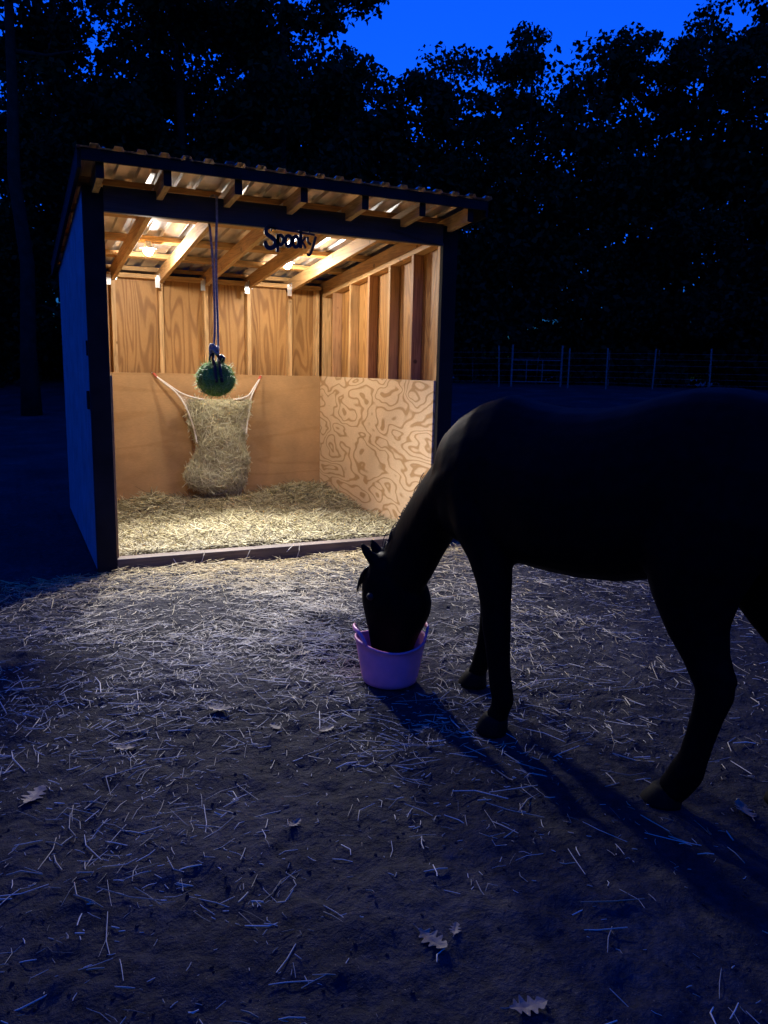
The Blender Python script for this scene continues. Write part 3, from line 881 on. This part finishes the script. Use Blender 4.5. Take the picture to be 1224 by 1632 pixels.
# ------------------------------------------------------------------ horse
HX, HY = 1.14, -2.72
HROT = math.atan2(.933, -.36)
def horse():
    root = empty('horse', (HX, HY, 0), HROT)
    tag(root, 'black horse standing side on with its head lowered into the pink tub', 'horse')
    mb = MB()
    n = 26
    def superell(cx, cy, top, bot, hw, e=.85, low=0.0):
        zc = (top+bot)/2; hh = (top-bot)/2; out = []
        for k in range(n):
            a = 2*math.pi*k/n; c, s = math.cos(a), math.sin(a)
            y = hw*math.copysign(abs(c)**e, c); z = hh*math.copysign(abs(s)**e, s)
            y *= 1-.16*max(0, s)        # narrower towards the spine
            out.append((cx, cy+y, zc+z))
        return out
    body = [  # x, top, bottom, half width
        (.285, 1.00, .78, .05), (.25, 1.07, .71, .115), (.17, 1.135, .655, .165), (.08, 1.185, .632, .19), (-.03, 1.216, .622, .20),
        (-.13, 1.192, .622, .225), (-.25, 1.178, .618, .255), (-.38, 1.183, .62, .268), (-.50, 1.207, .632, .265), (-.60, 1.24, .66, .255),
        (-.70, 1.262, .69, .25), (-.80, 1.262, .71, .245), (-.90, 1.24, .73, .225), (-.99, 1.175, .76, .185), (-1.05, 1.09, .82, .13), (-1.08, 1.00, .88, .06)]
    mb.rings([superell(x, 0, t, b, w) for x, t, b, w in body])
    def limb(pts):
        """pts: (x,y,z, rx(fore-aft), ry(lateral))"""
        P = [Vector(q[:3]) for q in pts]; R = []
        for i, q in enumerate(P):
            t = (P[min(i+1, len(P)-1)]-P[max(i-1, 0)]).normalized()
            lat = Vector((0, 1, 0)); lat = (lat-t*lat.dot(t)).normalized()
            fo = lat.cross(t).normalized()
            R.append([q+fo*pts[i][3]*math.cos(2*math.pi*k/16)+lat*pts[i][4]*math.sin(2*math.pi*k/16) for k in range(16)])
        mb.rings(R)
    # neck: crest / underline pairs -> sections in the sagittal plane
    neck = [((-.06, 1.19), (.17, .69), .185), ((.07, 1.185), (.20, .695), .175), ((.17, 1.115), (.225, .675), .155), ((.265, 1.005), (.245, .645), .132),
            ((.36, .885), (.262, .605), .113), ((.445, .765), (.285, .555), .093), ((.52, .64), (.31, .50), .086), ((.57, .545), (.345, .435), .08), ((.60, .50), (.40, .38), .065)]
    R = []
    for i, (a, b, w) in enumerate(neck):
        yo = .03*(i/8)**1.5
        c = Vector(((a[0]+b[0])/2, yo, (a[1]+b[1])/2)); d = Vector((a[0]-b[0], 0, a[1]-b[1]))/2
        R.append([c+d*math.sin(2*math.pi*k/n)+Vector((0, w*math.cos(2*math.pi*k/n)*(1-.35*max(0, math.sin(2*math.pi*k/n))), 0)) for k in range(n)])
    mb.rings(R)
    # head: hangs near vertical, turned a little to its left
    yaw = math.radians(20)
    hp = Vector((.51, .03, .46))          # centre of the poll region
    fw = Vector((math.cos(yaw), math.sin(yaw), 0)); la = Vector((-math.sin(yaw), math.cos(yaw), 0))
    head = [  # drop, forward offset of face, offset of jaw, half width
        (-.085, .06, -.03, .05), (-.04, .098, -.10, .078), (.01, .122, -.135, .09), (.06, .134, -.155, .096), (.105, .138, -.165, .098), (.15, .134, -.160, .092),
        (.20, .124, -.138, .08), (.25, .114, -.11, .07), (.30, .106, -.088, .063), (.35, .098, -.076, .06), (.395, .086, -.07, .058), (.425, .062, -.055, .048), (.44, .035, -.03, .03)]
    R = []
    for dz, f0, f1, w in head:
        lean = -.02*(dz/.44)
        c = hp+Vector((0, 0, -dz))+fw*((f0+f1)/2+lean); hf = (f0-f1)/2
        ring = []
        for k in range(n):
            a = 2*math.pi*k/n; ca, sa = math.cos(a), math.sin(a)
            ring.append(c+fw*hf*math.copysign(abs(ca)**.85, ca)+la*w*math.copysign(abs(sa)**.85, sa)*(1-.12*max(0, ca)))
        R.append(ring)
    mb.rings(R)
    # ears
    for s in (1, -1):
        b0 = hp+fw*.068+la*s*.036+Vector((0, 0, .045)); tip = b0+fw*.058+la*s*.012+Vector((0, 0, .088))
        P = [b0.lerp(tip, t) for t in (-.15, .2, .5, .78, 1.0)]
        rad = [.024, .031, .030, .020, .007]
        R = []
        for q, r in zip(P, rad):
            R.append([q+la*r*math.cos(2*math.pi*k/12)+fw*.8*r*math.sin(2*math.pi*k/12) for k in range(12)])
        mb.rings(R)
    # legs
    limb([(.05, .12, .90, .13, .07), (.00, .135, .76, .115, .075), (-.045, .13, .66, .088, .066), (-.066, .125, .56, .070, .056), (-.076, .12, .46, .056, .047),
          (-.080, .118, .395, .056, .047), (-.086, .117, .345, .050, .042), (-.098, .116, .25, .044, .036), (-.110, .115, .175, .045, .038), (-.122, .115, .135, .043, .038),
          (-.108, .114, .085, .037, .036), (-.094, .113, .055, .044, .042)])
    limb([(.10, -.12, .90, .13, .07), (.10, -.135, .76, .115, .075), (.105, -.14, .66, .086, .064), (.12, -.148, .56, .062, .052), (.135, -.155, .46, .050, .044),
          (.145, -.158, .395, .050, .044), (.150, -.160, .345, .040, .036), (.165, -.166, .25, .034, .030), (.176, -.17, .175, .036, .032), (.182, -.172, .135, .043, .038),
          (.200, -.176, .085, .037, .036), (.214, -.178, .055, .044, .042)])
    for (dx, dy, sg, fx, fy) in ((0, 0, 1, -.755, .15), (-.27, 0, -1, -1.03, -.13)):
        def q(x, y, z, a, b): return (x+dx*(1-min(1, max(0, (z-.1)/.85))**1.0) if sg < 0 else x, y*sg, z, a, b)
        limb([q(-.80, .13, 1.05, .19, .10), q(-.80, .15, .90, .20, .115), q(-.785, .165, .78, .17, .105), q(-.788, .165, .67, .126, .085), q(-.805, .163, .575, .09, .064),
              q(-.835, .16, .50, .068, .05), q(-.858, .158, .445, .064, .046), q(-.868, .157, .40, .056, .043), q(-.852, .155, .33, .047, .040), q(-.836, .154, .25, .043, .037),
              q(-.822, .153, .18, .044, .037), q(-.808, .152, .135, .052, .043), q(-.785, .151, .088, .048, .042), q(-.765, .15, .058, .048, .045)])
        limb([q(-.868, .158, .41, .03, .03), q(-.895, .158, .44, .03, .026), q(-.918, .158, .465, .018, .018)])    # point of hock
    # dock
    limb([(-1.02, 0, 1.13, .045, .045), (-1.09, 0, 1.10, .04, .04), (-1.13, 0, 1.02, .032, .032), (-1.145, 0, .90, .025, .025)])
    me = bpy.data.meshes.new('body_raw'); me.from_pydata([tuple(v) for v in mb.v], [], mb.f); me.update()
    tmp = bpy.data.objects.new('body_raw', me); col.objects.link(tmp)
    rm = tmp.modifiers.new('remesh', 'REMESH'); rm.mode = 'VOXEL'; rm.voxel_size = .011; rm.use_smooth_shade = True
    sm = tmp.modifiers.new('smooth', 'SMOOTH'); sm.factor = .5; sm.iterations = 7
    dg = bpy.context.evaluated_depsgraph_get()
    bm_ = bpy.data.meshes.new_from_object(tmp.evaluated_get(dg))
    bpy.data.objects.remove(tmp)
    bm_.name = 'body'; bm_.materials.clear(); bm_.materials.append(M['coat'])
    bm_.polygons.foreach_set('use_smooth', [True]*len(bm_.polygons))
    link('body', bm_, root)
    # hooves
    for hx, hy in ((-.087, .113), (.221, -.178), (-.748, .15), (-1.022, -.13)):
        wp = Vector((HX, HY)) + Vector((math.cos(HROT)*hx-math.sin(HROT)*hy, math.sin(HROT)*hx+math.cos(HROT)*hy))
        gz = ground_z(wp.x, wp.y)
        R = []
        for z, r, sh in ((-.004+gz, .062, .012), (.012+gz, .061, .010), (.04, .053, .002), (.066, .044, -.006), (.072, .030, -.008)):
            R.append([(hx+sh+r*math.cos(2*math.pi*k/16), hy+r*.9*math.sin(2*math.pi*k/16), z) for k in range(16)])
        MB().rings(R).build('hoof', M['hoof'], root, True)
    # eyes
    for s in (1, -1):
        c = hp+Vector((0, 0, -.085))+fw*.062+la*s*.078
        R = []
        for i in range(7):
            a = math.pi*(i+.2)/6.4
            R.append([c+Vector((.019*math.sin(a)*math.cos(2*math.pi*k/10), .019*math.sin(a)*math.sin(2*math.pi*k/10), .017*math.cos(a))) for k in range(10)])
        MB().rings(R).build('eye', M['eye'], root, True)
    # mane, forelock, tail
    def hair(name, roots, dirs, lens, r0, fall):
        mbh = MB()
        for p0, d0, l in zip(roots, dirs, lens):
            p = Vector(p0); d = Vector(d0).normalized(); path = [p.copy()]
            for i in range(5):
                d = (d+Vector(fall)+Vector((random.gauss(0, .07), random.gauss(0, .07), random.gauss(0, .05)))).normalized()
                p = p+d*l/5; path.append(p.copy())
            mbh.tube(path, [r0, r0*1.1, r0, r0*.8, r0*.5, r0*.15], 4)
        mbh.build(name, M['hair'], root, True)
    cr = smooth_path([(-.03, 0, 1.205), (.07, 0, 1.182), (.17, 0, 1.112), (.27, .003, 1.0), (.365, .008, .88), (.45, .014, .762), (.525, .02, .638), (.575, .027, .545)], 10)
    ro, di, le = [], [], []
    for i, q in enumerate(cr):
        for _ in range(24):
            s = 1 if random.random() < .06 else -1
            ro.append(q+Vector((random.gauss(0, .008), s*random.uniform(0, .012), -.008)))
            di.append((0, s*1.0, -.15)); le.append(random.uniform(.08, .15))
    hair('mane', ro, di, le, .0022, (.0, .0, -.8))
    ro, di, le = [], [], []
    for _ in range(26):
        ro.append(hp+fw*.085+la*random.gauss(0, .018)+Vector((0, 0, .035))); di.append(fw*.8+Vector((0, 0, -.1))); le.append(random.uniform(.10, .17))
    hair('forelock', ro, di, le, .004, (0, 0, -.6))
    ro, di, le = [], [], []
    for _ in range(170):
        t = random.random()
        ro.append(Vector((-1.09-.05*t, random.gauss(0, .02), 1.09-.2*t))); di.append((-.35, random.gauss(0, .12), -.6)); le.append(random.uniform(.5, .78))
    hair('tail', ro, di, le, .006, (.02, 0, -.5))
horse()

# ------------------------------------------------------------------ fallen oak leaves
def oak_leaf(name, x, y, size, rot, curl, label, tilt=0):
    # lobed outline, midrib fold and curl
    out = []
    lob = [(0, .05), (.10, .07), (.20, .24), (.28, .12), (.38, .34), (.50, .13), (.60, .30), (.70, .12), (.80, .20), (.90, .12), (1.0, 0)]
    ts = [q[0] for q in lob]; fine = []
    for i in range(len(lob)-1):
        for u in (0, .25, .5, .75):
            k = (1-math.cos(math.pi*u))/2; fine.append((lob[i][0]+(lob[i+1][0]-lob[i][0])*u, lob[i][1]+(lob[i+1][1]-lob[i][1])*k))
    fine.append(lob[-1]); lob = fine
    curl *= .55
    v = []; f = []
    for i, (t, w) in enumerate(lob):
        zc = curl*(t-.5)**2*1.6
        for s, ww in ((-1, w), (-.45, w), (0, 0), (.45, w), (1, w)):
            yy = s*ww if abs(s) != .45 else (s)*ww
            zz = zc + abs(yy)*curl*.9 + .03*noise.noise(Vector((t*4, yy*6, rot*3)))
            v.append(((t-.5)*size, yy*size, zz*size))
    for i in range(len(lob)-1):
        for j in range(4): f.append((i*5+j, i*5+j+1, (i+1)*5+j+1, (i+1)*5+j))
    me = bpy.data.meshes.new(name); me.from_pydata(v, [], f); me.materials.append(M['leaf_dry']); me.update()
    o = link(name, me)
    zmin = min(q[2] for q in v)
    o.location = (x, y, ground_z(x, y)+.003-zmin); o.rotation_euler = (tilt, 0, rot)
    so = o.modifiers.new('thick', 'SOLIDIFY'); so.thickness = .001
    st = MB().tube([(-.5*size, 0, curl*.4*size), (-.62*size, .01*size, curl*.4*size), (-.74*size, .03*size, curl*.4*size+.002)], .0012, 5).build('stem', M['leaf_dry'], o)
    tag(o, label, 'leaf', 'dry oak leaves on the yard')
oak_leaf('oak_leaf', -.465, -2.68, .105, 1.0, .35, 'pale dry leaf lying alone at the left edge of the yard')
oak_leaf('oak_leaf', .497, -2.621, .07, .3, .45, 'small tan dry leaf on the ground just left of the pink tub\'s shadow')
oak_leaf('oak_leaf', .337, -3.707, .085, -1.2, .4, 'upright pale dry leaf in the dark foreground, left one of the pair')
oak_leaf('oak_leaf', .40, -3.70, .045, .9, .5, 'smaller dry leaf in the dark foreground, right one of the pair')
oak_leaf('oak_leaf', .428, -3.95, .085, -.2, .35, 'grey dry leaf at the bottom edge of the yard')
oak_leaf('oak_leaf', .183, -2.321, .10, -.6, .6, 'curled dry leaf among the straw in the middle of the yard')
oak_leaf('oak_leaf', 1.449, -3.61, .10, 1.1, .4, 'lobed dry leaf on the ground behind the horse\'s hind hoof', .3)
oak_leaf('oak_leaf', .197, -3.151, .05, .5, .6, 'small bright curled leaf in the dim part of the yard')
oak_leaf('oak_leaf', -.175, -2.464, .08, -.3, .5, 'narrow dry leaf lying left of the middle of the yard')
oak_leaf('oak_leaf', .677, -1.837, .085, .1, .4, 'dry leaf among dense straw between the tub and the sill')
oak_leaf('oak_leaf', .335, -2.53, .06, 1.9, .5, 'small pale leaf below the curled leaf in mid yard')

# ------------------------------------------------------------------ fences and gate
def tpost(root, x, y, h, lean=0):
    z = ground_z(x, y)
    mb = MB()
    mb.box(-.022, .022, -.003, .003, -.25, h); mb.box(-.003, .003, -.026, -.0032, -.25, h-.01)
    o = mb.build('post', M['post'], root)
    o.location = (x-root.location.x, y-root.location.y, z-root.location.z)
    o.rotation_euler = (random.gauss(0, .02), random.gauss(0, .02)+lean, math.radians(-40))
    return Vector((x, y, z))
def fence(name, pts, h, label, wires):
    p0 = pts[0]
    root = empty(name, (p0[0], p0[1], ground_z(*p0[:2])))
    tag(root, label, 'fence')
    base = [tpost(root, q[0], q[1], h*random.uniform(.96, 1.06)) for q in pts]
    off = root.location
    for w in wires:
        MB().tube([b+Vector((0, 0, w+random.gauss(0, .01)))-off for b in base], .0022, 4).build('wire', M['wire'], root)
fence('wire_fence', [(10.4, 18.8), (12.5, 17.45), (13.89, 16.59), (15.65, 15.32), (16.55, 14.57), (17.58, 13.63), (18.72, 12.46), (19.9, 11.1)], 1.22,
      'nearer row of pale metal fence posts with wire, behind the horse', (.15, .32, .5, .7, .9, 1.08))
fence('wire_fence', [(15.6, 21.0), (17.6, 19.7), (19.7, 18.1), (21.0, 16.95), (22.2, 15.7), (23.6, 14.0), (25.2, 12.0)], 1.25,
      'farther, fainter row of fence posts at the edge of the dark wood', (.4, .75, 1.05))
def gate():
    a = Vector((14.6, 16.95, 0)); b = Vector((15.9, 16.02, 0))
    a.z = ground_z(a.x, a.y); b.z = ground_z(b.x, b.y)
    root = empty('field_gate', a)
    tag(root, 'narrow metal field gate with a top rail between two posts', 'gate')
    d = b-a
    for q, h in ((Vector((0, 0, 0)), 1.32), (d, 1.30)):
        MB().tube([q+Vector((0, 0, -.3)), q+Vector((0, 0, h))], .035, 8).build('gate_post', M['post'], root)
    for h in (.12, .5, .82): MB().tube([Vector((0, 0, h)), d+Vector((0, 0, h))], .018, 6).build('rail', M['post'], root)
    for t in (.3, .62): MB().tube([d*t+Vector((0, 0, .12)), d*t+Vector((0, 0, .82))], .014, 6).build('upright', M['post'], root)
gate()

# ------------------------------------------------------------------ trees
def leaf_cloud(name, C, Rr, per, size, parent=None, mat=None):
    """leaf quads scattered round clump centres C with radii Rr"""
    C = np.asarray(C); k = len(C)
    per = np.full(k, per) if np.isscalar(per) else np.asarray(per)
    n = int(per.sum()); size = np.repeat(np.full(k, size) if np.isscalar(size) else np.asarray(size), per)
    v = rng.normal(0, 1, (n, 3)); v /= np.linalg.norm(v, axis=1)[:, None]
    r = rng.uniform(0, 1, n)**.5
    P = np.repeat(C, per, 0) + v*(np.repeat(np.asarray(Rr), per)*r)[:, None]*np.array([1, 1, .8])
    a = rng.normal(0, 1, (n, 3)); a /= np.linalg.norm(a, axis=1)[:, None]
    b = np.cross(a, rng.normal(0, 1, (n, 3))); b /= np.linalg.norm(b, axis=1)[:, None]
    s = (size*rng.uniform(.6, 1.35, n))[:, None]
    V = np.stack([P-a*s*.6, P+b*s*.38+a*s*.05, P+a*s*.6, P-b*s*.38+a*s*.05], 1)
    F = np.arange(n*4, dtype=np.int32)
    me = bpy.data.meshes.new(name)
    me.vertices.add(n*4); me.vertices.foreach_set('co', V.reshape(-1))
    me.loops.add(n*4); me.loops.foreach_set('vertex_index', F)
    me.polygons.add(n); me.polygons.foreach_set('loop_start', np.arange(0, n*4, 4, dtype=np.int32))
    me.update(calc_edges=True)
    me.materials.append(mat or M['leaf'])
    return link(name, me, parent)

def tree(x, y, h, spread, base, label, clumps=110, per=70, size=.15, trunk=.2, lean=(0, 0), group='trees of the wood behind the shelter'):
    z = ground_z(x, y)
    root = empty('oak_tree', (x, y, z))
    tag(root, label, 'tree', group)
    tip = Vector((lean[0], lean[1], h*.93))
    path = [Vector((0, 0, -.3)).lerp(tip, t)+Vector((random.gauss(0, .05), random.gauss(0, .05), 0))*(1 if t > .05 else 0) for t in np.linspace(0, 1, 9)]
    mb = MB().tube(path, [trunk*(1.25-.25*min(1, t*8))*(1-.88*t) for t in np.linspace(0, 1, 9)], 9)
    C = []; Rr = []
    nl = 13
    for i in range(nl):
        t = base/h + (1-base/h)*(i+.3)/nl*.92
        p = Vector((0, 0, 0)).lerp(tip, t)
        az = i*2.4+random.uniform(-.5, .5)
        prof = math.sin(math.pi*min(1, max(.08, (t*h-base)/(h-base)*.86+.12)))**.6
        L_ = spread*prof*random.uniform(.7, 1.15)
        e = p+Vector((math.cos(az)*L_, math.sin(az)*L_, L_*random.uniform(.15, .55)))
        mid = p.lerp(e, .5)+Vector((0, 0, -.08*L_))
        r0 = trunk*(1-.85*t)*.55
        mb.tube([p, mid, e], [r0, r0*.6, .02], 6)
        for q in range(max(4, clumps//nl)):
            u = random.uniform(.3, 1.08)
            c = p.lerp(e, u)+Vector((random.gauss(0, .22), random.gauss(0, .22), random.gauss(0, .2)))*spread*.5
            C.append(c); Rr.append(random.uniform(.42, .9)*(.5+spread*.11))
            q0 = p.lerp(e, min(1, u*.8)); mb.tube([q0, q0.lerp(c, .5)+Vector((0, 0, .08)), c], [.022, .015, .006], 3)
    for q in range(8):
        C.append(tip+Vector((random.gauss(0, .5), random.gauss(0, .5), random.uniform(-1.2, .7)))); Rr.append(random.uniform(.4, .8))
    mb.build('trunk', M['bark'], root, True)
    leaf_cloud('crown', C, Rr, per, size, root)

T = [  # x, y, height, spread, crown base, label, clumps, leaves per clump
    (-.02, 14.9, 15.5, 3.0, 8.2, 'tall tree with a bare dark trunk at the left edge of the photo', 26, 45),
    (1.4, 19.4, 10.2, 3.8, 1.5, 'lower rounded tree behind the left corner of the shelter', 150, 85),
    (4.1, 17.6, 15.5, 3.5, 3.0, 'tall tree whose crown overhangs the shelter roof at the upper left', 150, 80),
    (6.7, 16.9, 15.5, 2.6, 3.0, 'tall tree with ragged right edge against the open patch of sky', 120, 75),
    (4.8, 24.5, 13.0, 4.5, 1.0, 'dark rounded tree behind the middle of the shelter roof', 150, 80),
    (12.6, 26.5, 12.9, 3.4, 1.0, 'lower tree filling the dip below the open patch of sky', 150, 85),
    (9.6, 25.5, 12.7, 3.4, 1.0, 'low dark tree left of the dip in the treeline', 140, 85),
    (15.4, 23.3, 12.7, 2.8, 1.0, 'slim tree just right of the dip in the treeline', 130, 80),
    (17.4, 20.6, 13.0, 2.5, 1.0, 'tree with a double peaked top right of the open sky', 110, 75),
    (19.9, 18.3, 12.6, 2.8, 1.0, 'tree with feathery top above the field gate', 130, 75),
    (22.5, 17.8, 13.2, 3.2, 1.0, 'tree above the middle of the horse\'s back, spiky top', 140, 75),
    (22.9, 14.0, 14.2, 3.6, 1.0, 'tall tree reaching the upper right corner of the photo', 150, 75),
    (25.8, 11.2, 16.0, 4.0, 1.0, 'tallest dark tree at the right edge of the photo', 140, 75),
]
for t_ in T:
    tree(*t_[:6], clumps=int(t_[6]*1.25), per=int(t_[7]*2.0))

# far wood behind, a single dark mass
def far_wood():
    C = []; Rr = []
    for i in range(2000):
        a = random.uniform(math.radians(-18), math.radians(70))    # bearing from +Y toward +X
        d = random.uniform(29, 42)
        if i >= 1200:                                              # unseen clumps behind the camera, added to block sky light
            a = random.uniform(math.radians(84), math.radians(330)); d = random.uniform(17, 25)
        x = -.47+d*math.sin(a); y = -5.1+d*math.cos(a)
        top = (10.2 if i < 1200 else 7.0)+2.0*noise.noise(Vector((a*9, 0, 0)))
        C.append((x, y, random.uniform(.0, 1)**1.25*top+.2+ground_z(x, y))); Rr.append(random.uniform(1.0, 2.1))
    o = leaf_cloud('distant_wood_and_sky_blocker', C, Rr, [300]*1200+[80]*800, [.21]*1200+[.45]*800)
    tag(o, 'dark distant wood filling the gaps between the nearer trees, plus unseen clumps added to block sky light', 'wood', kind='stuff')
far_wood()
